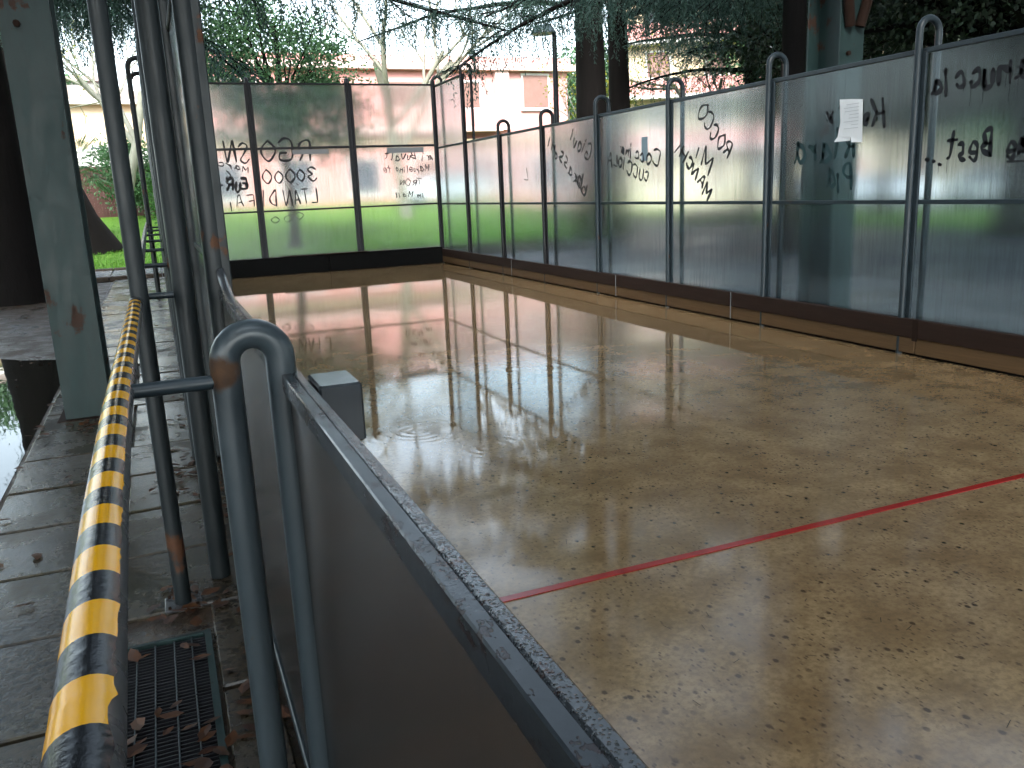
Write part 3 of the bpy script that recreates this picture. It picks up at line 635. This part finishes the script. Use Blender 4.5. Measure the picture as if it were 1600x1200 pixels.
# ------------------------------------------------------------------ trees
def trunk_mb(r0, H, lean=(0, 0), flare=1.6, seg=18, top=.35):
    m = MB(); path = []; rad = []
    for i in range(16):
        u = i / 15; z = -.15 + H * u
        path.append((lean[0] * u + .06 * math.sin(u * 9), lean[1] * u + .05 * math.cos(u * 7), z)); rad.append(r0 * ((1 - u) * (1 - top) + top) * (1 + (flare - 1) * math.exp(-z / (r0 * 1.6))))
    m.tube(path, rad, seg); return m, path
def cedar(name, loc, label, r0=.42, H=16, z0=4.2, nl=26, Lm=6.5, lean=(0, 0), seed=1, az=None, flare=1.6, density=1., cat='tree', group='cedars in the park'):
    rr = random.Random(seed); root = empty(name, loc, label, cat, group)
    tm, path = trunk_mb(r0, H, lean, flare); tm.build('trunk', M['bark'], root)
    lim = MB(); PP = []; DD = []; LL = []
    for k in range(nl):
        u = (k + rr.random()) / nl; z = z0 + (H - z0 - .5) * u ** 1.15; a = k * 2.4 + rr.uniform(-.4, .4)
        if az and k < len(az): a, z = az[k]
        elif z < 9.5 and loc[1] > 10 and abs((a - math.atan2(-loc[1], -loc[0]) + math.pi) % (2 * math.pi) - math.pi) < .62: a += 1.5
        Lk = Lm * (1 - .72 * u) * rr.uniform(.8, 1.15); up = rr.uniform(.0, .25); dr = rr.uniform(.18, .38) * min(1, 6. / Lk)
        bx = lean[0] * z / H; by = lean[1] * z / H; ca, sa = math.cos(a), math.sin(a); pts = []
        for j in range(11):
            t_ = j / 10; wob = .12 * math.sin(j * 1.7 + k)
            pts.append(Vector((bx + ca * Lk * t_ - sa * wob, by + sa * Lk * t_ + ca * wob, z + Lk * (up * t_ - dr * t_ * t_))))
        lim.tube(pts, [.02 + .075 * (1 - j / 10) * Lk / Lm for j in range(11)], 6, cap=False)
        nb = int(Lk * 7.5)
        for b in range(nb):
            t_ = .1 + .9 * b / nb; j = min(9, int(t_ * 10)); p = pts[j].lerp(pts[j + 1], t_ * 10 - j); sgn = 1 if b % 2 else -1
            bl = (.35 + 1.35 * (1 - t_) ** .6) * rr.uniform(.6, 1.2) * min(1, Lk / 4 + .3)
            th = a + sgn * rr.uniform(.7, 1.25); d = Vector((math.cos(th), math.sin(th), rr.uniform(-.35, .05)))
            ns = max(3, int(bl / .11)); q = p.copy(); tw = [q.copy()]
            for s_ in range(ns):
                q = q + d.normalized() * bl / ns; d.z -= .07; tw.append(q.copy())
                nn = int(rr.uniform(3, 6) * density)
                for _ in range(nn):
                    PP.append(q + Vector((rr.gauss(0, .045), rr.gauss(0, .045), rr.gauss(0, .03)))); DD.append((d.x * .5 + rr.gauss(0, .8), d.y * .5 + rr.gauss(0, .8), -.5 + rr.gauss(0, .5))); LL.append(rr.uniform(.07, .15))
                if rr.random() < .55 * density:      # hanging shoot
                    hl = rr.uniform(.15, .85); h_ = q.copy(); hn = int(hl / .055)
                    for w_ in range(hn):
                        h_ = h_ + Vector((rr.gauss(0, .010), rr.gauss(0, .010), -.055))
                        PP.append(h_.copy()); DD.append((rr.gauss(0, .45), rr.gauss(0, .45), -1)); LL.append(rr.uniform(.06, .12))
                        if w_ % 2: PP.append(h_.copy()); DD.append((rr.gauss(0, .8), rr.gauss(0, .8), -.6)); LL.append(rr.uniform(.05, .1))
            lim.tube(tw[::2] if len(tw) > 4 else tw, .009, 4, cap=False)
    lim.build('limbs', M['bark'], root)
    n = len(PP); V = leafq(np.array([tuple(p) for p in PP]), np.array(DD), np.array(LL), .013)
    quads('crown', V, M['needle'], root); return root
def leafy(name, loc, label, crown, mat, r0=.2, nclump=260, per=110, leaf=(.07, .026), lean=(0, 0), seed=2, cat='tree', group=None, spread=.32):
    """crown: list of ellipsoids (cx,cy,cz,rx,ry,rz)"""
    g = np.random.default_rng(seed); root = empty(name, loc, label, cat, group)
    zt = max(c[2] for c in crown); tm, path = trunk_mb(r0, zt, lean, 1.4, 12); tm.build('trunk', M['bark'], root)
    allV = []; lim = MB()
    tot = sum(c[3] * c[4] * c[5] for c in crown)
    for c in crown:
        k = max(6, int(nclump * c[3] * c[4] * c[5] / tot)); u = g.normal(size=(k, 3)); u /= np.linalg.norm(u, axis=1, keepdims=True)
        rad = g.uniform(.35, 1.0, (k, 1)) ** .55; C = np.array(c[:3]) + u * rad * np.array(c[3:])
        for i in range(k):
            m_ = g.normal(size=(per, 3)) * spread * g.uniform(.6, 1.3); p = C[i] + m_ * np.array([1, 1, .75]); d = m_ + u[i] * .15 + g.normal(size=(per, 3)) * .3
            allV.append(leafq(p, d, g.uniform(leaf[0] * .7, leaf[0] * 1.3, per), leaf[1]))
            if i % 4 == 0: lim.tube([(lean[0], lean[1], zt * .55), tuple((np.array([lean[0], lean[1], zt * .6]) + C[i]) / 2 + g.normal(size=3) * .2), tuple(C[i])], [r0 * .35, r0 * .2, .015], 5, cap=False)
    lim.build('limbs', M['bark'], root); quads('crown', np.concatenate(allV), mat, root); return root
def bare(name, loc, label, H=9, r0=.16, seed=4, mat=None, leaves=0, group='bare trees behind the court'):
    rr = random.Random(seed); root = empty(name, loc, label, 'tree', group); m = MB(); tips = []
    def grow(p, d, ln, r, lev):
        pts = [p]; q = p.copy()
        for i in range(5): d = (d + Vector((rr.gauss(0, .10), rr.gauss(0, .10), rr.gauss(.03, .05)))).normalized(); q = q + d * ln / 5; pts.append(q.copy())
        m.tube(pts, [r * (1 - .45 * i / 5) for i in range(6)], 8 if lev < 2 else 4, cap=False); tips.append(q)
        if lev < 5:
            for _ in range(rr.choice((2, 3, 3))):
                t_ = rr.uniform(.5, 1); b_p = pts[int(t_ * 5)]; ax = Vector((rr.gauss(0, 1), rr.gauss(0, 1), rr.gauss(.1, .4))).normalized()
                grow(b_p, (d * .75 + ax * .62).normalized(), ln * rr.uniform(.55, .8), r * .52, lev + 1)
    grow(Vector((0, 0, -.1)), Vector((0, 0, 1)), H * .42, r0, 0); m.build('trunk', mat or M['bark_pale'], root)
    if leaves:
        P_ = np.array([tuple(t_ + Vector((rr.gauss(0, .15), rr.gauss(0, .15), rr.gauss(0, .15)))) for t_ in tips for _ in range(leaves)]); quads('crown', leafq(P_, rng.normal(size=P_.shape), .11, .045), M['leaf_yellow'], root)
    return root
PI = math.pi
# left cedar: long limbs reaching right over the court end
cedar('cedar', (-2.25, 15.9, 0), 'cedar with a thick dark trunk standing in mud behind the left steel column', .40, 16, 4.4, 28, 8.4, seed=11,
      az=[(.10, 5.2), (.45, 6.0), (-.25, 5.9), (.9, 5.4), (-.6, 6.6), (.25, 7.4), (1.3, 6.2), (-.95, 5.6)])
cedar('cedar', (-1.95, 28, .15), 'cedar with a flared mossy trunk on the lawn left of the handrail', .55, 16, 5.2, 22, 7.5, lean=(-4.2, 0), seed=12, flare=1.75, az=[(-.2, 7.2), (.2, 8.2), (.6, 7.0), (-.6, 6.4), (0., 9.6)])
cedar('cedar', (11.75, 22, 0), 'cedar with the broad dark trunk just right of the lamp post', .50, 17, 5.4, 28, 8.2, seed=13, flare=1.25,
      az=[(PI - .05, 7.6), (PI + .45, 6.8), (PI + .2, 8.8), (PI - .6, 6.3), (-.5, 6.6), (-.1, 7.4), (-1.1, 6.6), (PI + .9, 7.2)])
cedar('cedar', (12.95, 22.5, 0), 'cedar with a slimmer trunk immediately right of the broad dark one', .37, 16, 5.5, 22, 7.0, seed=14, flare=1.2, az=[(-.3, 6.8), (-.9, 6.4), (.3, 7.2), (-.6, 7.6), (-1.3, 6.0)])
cedar('cedar', (20.5, 26, 0), 'cedar with curtains of drooping shoots in front of the cream building', .35, 14, 4.6, 20, 5.8, seed=19, flare=1.2, density=.6, az=[(PI, 5.2), (PI + .5, 5.8), (PI - .5, 6.4), (-PI / 2, 5.4), (-1., 6.2), (PI + .9, 7.)])
cedar('cedar', (11.65, 13.6, 0), 'cedar whose black trunk stands against the right steel column', .27, 16, 6.0, 24, 6.4, seed=15, flare=1.2, density=.8, az=[(PI - .3, 5.6), (PI - .9, 5.4), (PI / 2, 5.2), (PI / 2 + .5, 5.0), (PI + .4, 6.4)])
cedar('cedar', (8.6, 2.5, 0), 'cedar outside the right fence overhanging the near court', .45, 17, 7.2, 30, 7.5, seed=16, flare=1.3, density=1.3, az=[(PI, 8.4), (PI - .5, 8.8), (PI / 2 + .5, 8.2), (PI / 2, 7.6), (PI + .5, 9)])
leafy('plane_tree', (9.2, .5, 0), 'broad tree outside the right fence whose crown covers the near court', [(-5.0, 2.5, 11.5, 6, 6, 2.4), (1, 1, 10, 4, 5, 3)], M['leaf_mid'], .42, 270, 80, (.20, .085), seed=51, spread=.55)
leafy('plane_tree', (-4.8, 3.5, 0), 'broad tree left of the paving whose crown covers the handrail and court', [(1.0, 0, 11, 5, 6.5, 2.6), (3.2, 7.5, 13, 4.5, 4, 1.8), (-1, -2, 9, 4, 5, 3)], M['leaf_mid'], .42, 260, 80, (.20, .085), seed=52, spread=.55)
shade_oak = leafy('holm_oak', (-5.5, -11, 0), 'unseen dense oak added behind the viewpoint on the left to shade the foreground', [(0, 0, 10, 8, 5, 6.5)], M['leaf_dark'], .45, 520, 80, (.26, .10), seed=41, spread=.75)  # out-of-view oak put in to keep sun and sky off the foreground
dup(shade_oak, (8.5, -11, 0), 'unseen dense oak added behind the viewpoint on the right to shade the foreground', 1.2)  # second out-of-view crown added for the same foreground shade
dup(shade_oak, (-11.5, 1, 0), 'unseen dense oak added left of the muddy ground to block sky light', 2.2, scale=.85)  # unseen side copies, added to cut sky reflections on the steel
dup(shade_oak, (-13, 13, 0), 'unseen dense oak added left of the lawn patch to block sky light', .6, scale=.85)
dup(shade_oak, (17, -2, 0), 'unseen dense oak added outside the right fence near the viewpoint to block sky light', 3.1, scale=.8)
leafy('holm_oak', (17.5, 13.0, 0), 'dense dark evergreen oak above the right end of the fence', [(-.5, 0, 7.4, 4.6, 5.0, 3.9), (1, -5, 7.2, 4, 4, 3.6), (-2.2, 2.2, 5.6, 2.2, 2.2, 1.9)], M['leaf_dark'], .4, 760, 110, (.13, .045), seed=21, spread=.42)
leafy('holm_oak', (20, 22.0, 0), 'dark evergreen oak further back among the parked cars', [(0, 0, 7.5, 4.2, 4.2, 3.2)], M['leaf_dark'], .35, 300, 100, (.14, .05), seed=22, spread=.45)
leafy('holm_oak', (25, 24.0, 0), 'low spreading dark evergreen beyond the bench', [(0, 0, 5.2, 4.2, 5, 2.6), (1, -6, 5.5, 3.5, 3.5, 2.4)], M['leaf_dark'], .3, 420, 90, (.16, .06), seed=24, spread=.5)
leafy('bay_tree', (3.7, 25.5, 0), 'rounded green evergreen tree behind the far fence', [(-.1, 0, 4.6, 2.4, 2.0, 2.3), (-1.2, .3, 6.4, 1.5, 1.4, 1.5), (1.2, .2, 3.6, 1.4, 1.3, 1.3)], M['leaf_mid'], .16, 210, 110, (.10, .036), seed=23, spread=.3)
bare('plane_tree', (15.3, 31.5, .35), 'slender bare tree with pale bark left of the lamp post', 8.5, .15, 31, leaves=2)
bare('plane_tree', (-1.0, 38, .7), 'pale bare tree with yellow leaves seen left of the handrail fence', 13, .24, 32, leaves=2)
bare('plane_tree', (9.6, 34, .5), 'tall bare tree rising behind the middle of the far fence', 15, .26, 33)
bare('plane_tree', (22.5, 30, 0), 'bare tree with yellow leaves right of the two trunks', 12, .2, 35, leaves=3)
leafy('yellow_shrub', (17.0, 30.5, .2), 'yellow-leaved shrub between the lamp post and the dark trunks', [(0, 0, 3.6, 1.2, 1.2, 1.8)], M['leaf_yellow'], .07, 46, 60, (.13, .05), seed=25, cat='shrub')
leafy('round_shrub', (-.9, 41, .85), 'round green shrub at the foot of the cream building', [(0, 0, 2.0, 1.5, 1.4, 1.5)], M['leaf_mid'], .1, 60, 90, (.13, .05), seed=26, cat='shrub')
leafy('column_shrub', (.55, 34, .48), 'tall narrow hedge shrub in front of the brown screen', [(0, 0, 1.5, .5, .5, 1.4)], M['hedge'], .06, 50, 90, (.10, .04), seed=27, cat='shrub', spread=.2)
for i, (x, y, s_) in enumerate(((28, 52, 1.), (36, 46, 1.2), (45, 33, 1.2), (43, 20, 1.), (-9, 62, 1.2))):
    if i == 0: bt = leafy('broadleaf_tree', (x, y, .2), 'leafy tree behind the lawn nearest the pink building', [(0, 0, 6.5, 4, 4, 3.6), (2, 1, 4.5, 2.5, 2.5, 2.2)], M['leaf_mid'], .3, 240, 90, (.22, .08), seed=28, spread=.6, group='trees across the park')
    else: dup(bt, (x, y, .2), ['', 'larger leafy tree further right across the park', 'largest leafy tree at the far right of the park', 'leafy tree beyond the lawn at the park edge', 'leafy tree behind the cream building on the left'][i], i * 1.3, scale=s_)
# palm
pm = empty('palm_tree', (-2.35, 33, .42), 'small fan palm on the lawn left of the pole', 'palm')
MB().tube([(0, 0, -.1), (.05, 0, .8), (.02, .03, 1.7), (0, 0, 2.4)], [.2, .17, .15, .16], 12).build('trunk', M['bark'], pm)
V = []
for k in range(40):
    a = random.uniform(0, 6.28); e = random.uniform(-.7, 1.2); c = Vector((math.cos(a) * math.cos(e), math.sin(a) * math.cos(e), math.sin(e))) * random.uniform(.6, 1.1) + Vector((0, 0, 2.4))
    sidev = c.cross(Vector((0, 0, 1))).normalized(); d0 = (c - Vector((0, 0, 2.4))).normalized()
    V.append([tuple(Vector((0, 0, 2.35))), tuple(c * 1 + sidev * .008), tuple(c), tuple(c - sidev * .008)])
    for f in range(15):
        fa = (f - 7) * .19; dd = (d0 * math.cos(fa) + sidev * math.sin(fa)) + Vector((0, 0, -.25 * abs(fa))); e2 = c + dd * .62; w_ = sidev.cross(dd).normalized() * .004 + sidev * .022
        V.append([tuple(c), tuple(c + dd * .3 + w_), tuple(e2 + Vector((0, 0, -.06))), tuple(c + dd * .3 - w_)])
quads('fronds', V, M['leaf_mid'], pm)

# ------------------------------------------------------------------ lamp post
lp = empty('street_lamp', (8.75, 18, 0), 'black lamp post with a curved dome head above the right fence corner', 'street lamp')
path = [(0, 0, 0), (0, 0, 2.5), (0, 0, 5.15)] + [(-.26 + .26 * math.cos(a), 0, 5.15 + .24 * math.sin(a)) for a in [PI * k / 10 for k in range(1, 6)]]
MB().tube(path, [.085, .075, .06, .05, .045, .04, .035, .03], 14).build('post', M['black_metal'], lp)
m = MB(); vs = []; ns = 8
for i in range(ns + 1):
    a = PI / 2 * i / ns
    for k in range(20): b = 2 * PI * k / 20; vs.append((-.30 + .30 * math.cos(a) * math.cos(b), .30 * math.cos(a) * math.sin(b), 5.18 + .21 * math.sin(a)))
m.add(vs, [(i * 20 + k, i * 20 + (k + 1) % 20, (i + 1) * 20 + (k + 1) % 20, (i + 1) * 20 + k) for i in range(ns) for k in range(20)], 0, True)
m.add([(-.30 + .29 * math.cos(2 * PI * k / 20), .29 * math.sin(2 * PI * k / 20), 5.175) for k in range(20)], [tuple(range(20))[::-1]])
m.build('lamp_head', M['lamp_glass'], lp)
lp.scale = (.9, .9, .925)
# ------------------------------------------------------------------ bench
bn = empty('park_bench', (10.6, 14.6, -.03), 'dark park bench seen blurred through the right fence', 'bench'); bn.rotation_euler = (0, 0, R(-62))
for k in range(3): MB().box((-.85, -.22 + k * .15, .42), (.85, -.10 + k * .15, .46), 0, .005).build('seat', M['bench'], bn)
MB().box((-.85, .26, .55), (.85, .29, .68), 0, .005).build('backrest', M['bench'], bn); MB().box((-.85, .29, .72), (.85, .32, .88), 0, .005).build('backrest', M['bench'], bn)
for x in (-.65, .65):
    MB().tube([(x, -.2, 0), (x, -.18, .43)], .03, 8).tube([(x, .22, 0), (x, .24, .43), (x, .33, .9)], .03, 8).tube([(x, -.18, .40), (x, .24, .40)], .03, 8).build('leg', M['bench'], bn)

# ------------------------------------------------------------------ cars
def car(loc, rz, mat, label):
    c = empty('parked_car', loc, label, 'car', 'cars parked across the park'); c.rotation_euler = (0, 0, rz)
    prof = [(-2.05, .35), (-2.08, .75), (-1.95, .95), (-1.2, 1.05), (-.55, 1.42), (.55, 1.46), (1.35, 1.38), (1.95, 1.0), (2.05, .8), (2.02, .35)]
    secs = []; wid = lambda z: .84 if z < 1.0 else .84 - (z - 1.0) * .42
    m = MB(); vs = [(x, -wid(z), z) for x, z in prof] + [(x, wid(z), z) for x, z in prof]; n = len(prof)
    m.add(vs, [(i, i + 1, n + i + 1, n + i) for i in range(n - 1)] + [tuple(range(n))[::-1], tuple(range(n, 2 * n)), (0, n, 2 * n - 1, n - 1)]); m.build('body', mat, c)
    for s_ in (-1, 1):
        for a in ([(-1.0, 1.06), (-.5, 1.36), (.0, 1.38), (.0, 1.04)], [(.08, 1.04), (.08, 1.38), (.6, 1.38), (1.25, 1.28), (1.3, 1.04)]):
            m = MB(); m.add([(x, s_ * (wid(z) + .006), z) for x, z in a], [tuple(range(len(a)))]); m.build('side_window', M['glass_dark'], c)
        for x in (-1.3, 1.3):
            w_ = MB().tube([(x, s_ * .68, .32), (x, s_ * .87, .32)], .32, 20).build('wheel', M['tyre'], c); MB().tube([(x, s_ * .87, .32), (x, s_ * .885, .32)], .19, 14).build('rim', M['car_grey'], w_)
        MB().box((-2.09, s_ * .6 - .14, .68), (-2.04, s_ * .6 + .14, .8), 0, .01).build('headlight', M['white_wall'], c)
    m = MB(); m.add([(-1.17, -.72, 1.075), (-.58, -.62, 1.405), (-.58, .62, 1.405), (-1.17, .72, 1.075)], [(0, 1, 2, 3)]); m.v = [(x - .02, y_, z + .012) for x, y_, z in m.v]; m.build('windscreen', M['glass_dark'], c)
    return c
car((32.5, 31, 0), 1.9, M['car_white'], 'white parked car behind the panel with the pinned notice')
car((31.5, 24, 0), 1.7, M['car_white'], 'white parked car behind the large black scrawl at the right')
car((33.5, 37, 0), 2.0, M['car_grey'], 'silver parked car behind the panel left of the notice')
car((13.5, 42, .9), .1, M['car_white'], 'white parked car in front of the pink building')

# ------------------------------------------------------------------ buildings
def window(b, x, y, z0, z1, w, shut=True, n=(0, -1)):
    f = MB().box((x - w / 2 - .12, y - .05, z0 - .12), (x + w / 2 + .12, y - .002, z1 + .12)).build('window', M['white_wall'], b)
    MB().box((x - w / 2, y - .08, z0), (x + w / 2, y - .052, z1)).build('pane', M['shutter'] if shut else M['glass_dark'], f)
    MB().box((x - w / 2 - .18, y - .16, z0 - .2), (x + w / 2 + .18, y - .051, z0 - .121)).build('sill', M['white_wall'], f)
    return f
b = empty('apartment_building', (0, 45, 0), 'low pink rendered apartment building behind the far fence', 'building')
MB().box((1.5, 0, 0), (22.6, 12, 7.8)).build('wall', M['pink'], b)
MB().box((1.2, -.5, 7.8), (22.9, 12.5, 8.15)).build('roof_slab', M['pink_light'], b)
MB().box((1.4, -.25, 8.15), (22.7, 12.2, 8.5)).build('parapet', M['pink'], b)
MB().box((1.5, -.9, 4.6), (18.2, -.001, 4.85)).build('balcony_slab', M['pink_light'], b)
MB().box((1.5, -.9, 4.85), (18.2, -.8, 5.75)).build('balcony_front', M['pink'], b)
for x in (4.2, 8.2, 13.2, 16.6): window(b, x, -.002, 5.9, 7.2, 2.4 if x in (13.2, 4.2) else 1.2)
window(b, 20.6, -.002, 5.9, 7.6, 1.5)
MB().box((18.1, -.3, 4.7), (18.9, -.001, 7.79)).build('pilaster', M['pink_light'], b)
for x in (3.5, 7, 10.5, 14, 17.3, 21): window(b, x, -.002, 1.6, 3.3, 1.6, x % 2 == 0)
MB().box((1.6, -.3, 4.0), (22.5, -.001, 4.25)).build('string_course', M['cream'], b)
b = empty('villa', (0, 52, 0), 'cream building with a low white wall seen left of the handrail fence', 'building')
MB().box((-14, 0, 0), (.9, 10, 6.8)).build('wall', M['cream'], b)
MB().box((-14.4, -.6, 6.8), (1.2, 10.4, 7.05)).build('eaves', M['white_wall'], b)
m = MB(); m.add([(-14.4, -.6, 7.052), (1.2, -.6, 7.052), (1.2, 10.4, 7.052), (-14.4, 10.4, 7.052), (-12, 4.9, 8.4), (-1.2, 4.9, 8.4)], [(0, 1, 5, 4), (1, 2, 5), (2, 3, 4, 5), (3, 0, 4)]); m.build('roof', M['roof_tile'], b)
for x in (-11, -8, -5.2, -2.1): window(b, x, -.002, 3.0, 4.6, 1.2, x != -2.1)
for x in (-9.5, -4): window(b, x, -.002, .8, 2.2, 1.4, False)
b = empty('house_block', (0, 64, 0), 'tall pale block behind the cream building and the bare trees', 'building')
MB().box((-16, 0, 0), (-2.5, 10, 9.5)).build('wall', M['white_wall'], b); MB().box((-16.3, -.4, 9.5), (-2.2, 10.4, 9.8)).build('roof_slab', M['pink_light'], b)
for x in (-13, -10, -7, -4.4): window(b, x, -.002, 6.6, 8.2, 1.3)
b = empty('apartment_building', (27, 47, 0), 'tall cream apartment building behind the two dark trunks and drooping cedar', 'building'); b.rotation_euler = (0, 0, R(-28))
MB().box((0, 0, 0), (26, 12, 14.5)).build('wall', M['cream'], b); MB().box((-.4, -.4, 14.5), (26.4, 12.4, 14.9)).build('roof_slab', M['white_wall'], b)
for fl in range(4):
    MB().box((.5, -1.0, 3.3 + fl * 3.1), (12, -.001, 3.5 + fl * 3.1)).build('balcony_slab', M['white_wall'], b); MB().box((.5, -1.0, 3.5 + fl * 3.1), (12, -.93, 4.4 + fl * 3.1)).build('balcony_front', M['pink'], b)
    for x in (2.5, 6, 9.5, 14.5, 18, 22): window(b, x, -.002, 1.2 + fl * 3.1 + (.3 if fl else 0), 2.8 + fl * 3.1 + (.1 if fl else 0), 1.3, (x + fl) % 2 < 1)
b = empty('garden_wall', (-12, 47, 0), 'white garden wall in front of the cream building', 'wall')
MB().box((0, 0, 0), (13.2, .25, 4.1)).build('wall', M['white_wall'], b); MB().box((-.05, -.05, 4.1), (13.25, .3, 4.22)).build('coping', M['white_wall'], b)
b = empty('reed_screen', (-5, 43, .95), 'reddish brown screen fence at the far edge of the lawn', 'fence')
m = MB()
for i in range(42): x = i * .15; m.box((x, 0, 0), (x + .147, .04, 2.3 + .04 * math.sin(i * 3)))
m.build('slats', M['brown_fence'], b)
for i in range(4): MB().box((i * 2.05, .05, 0), (i * 2.05 + .08, .13, 2.0)).build('post', M['steel_dark'], b)
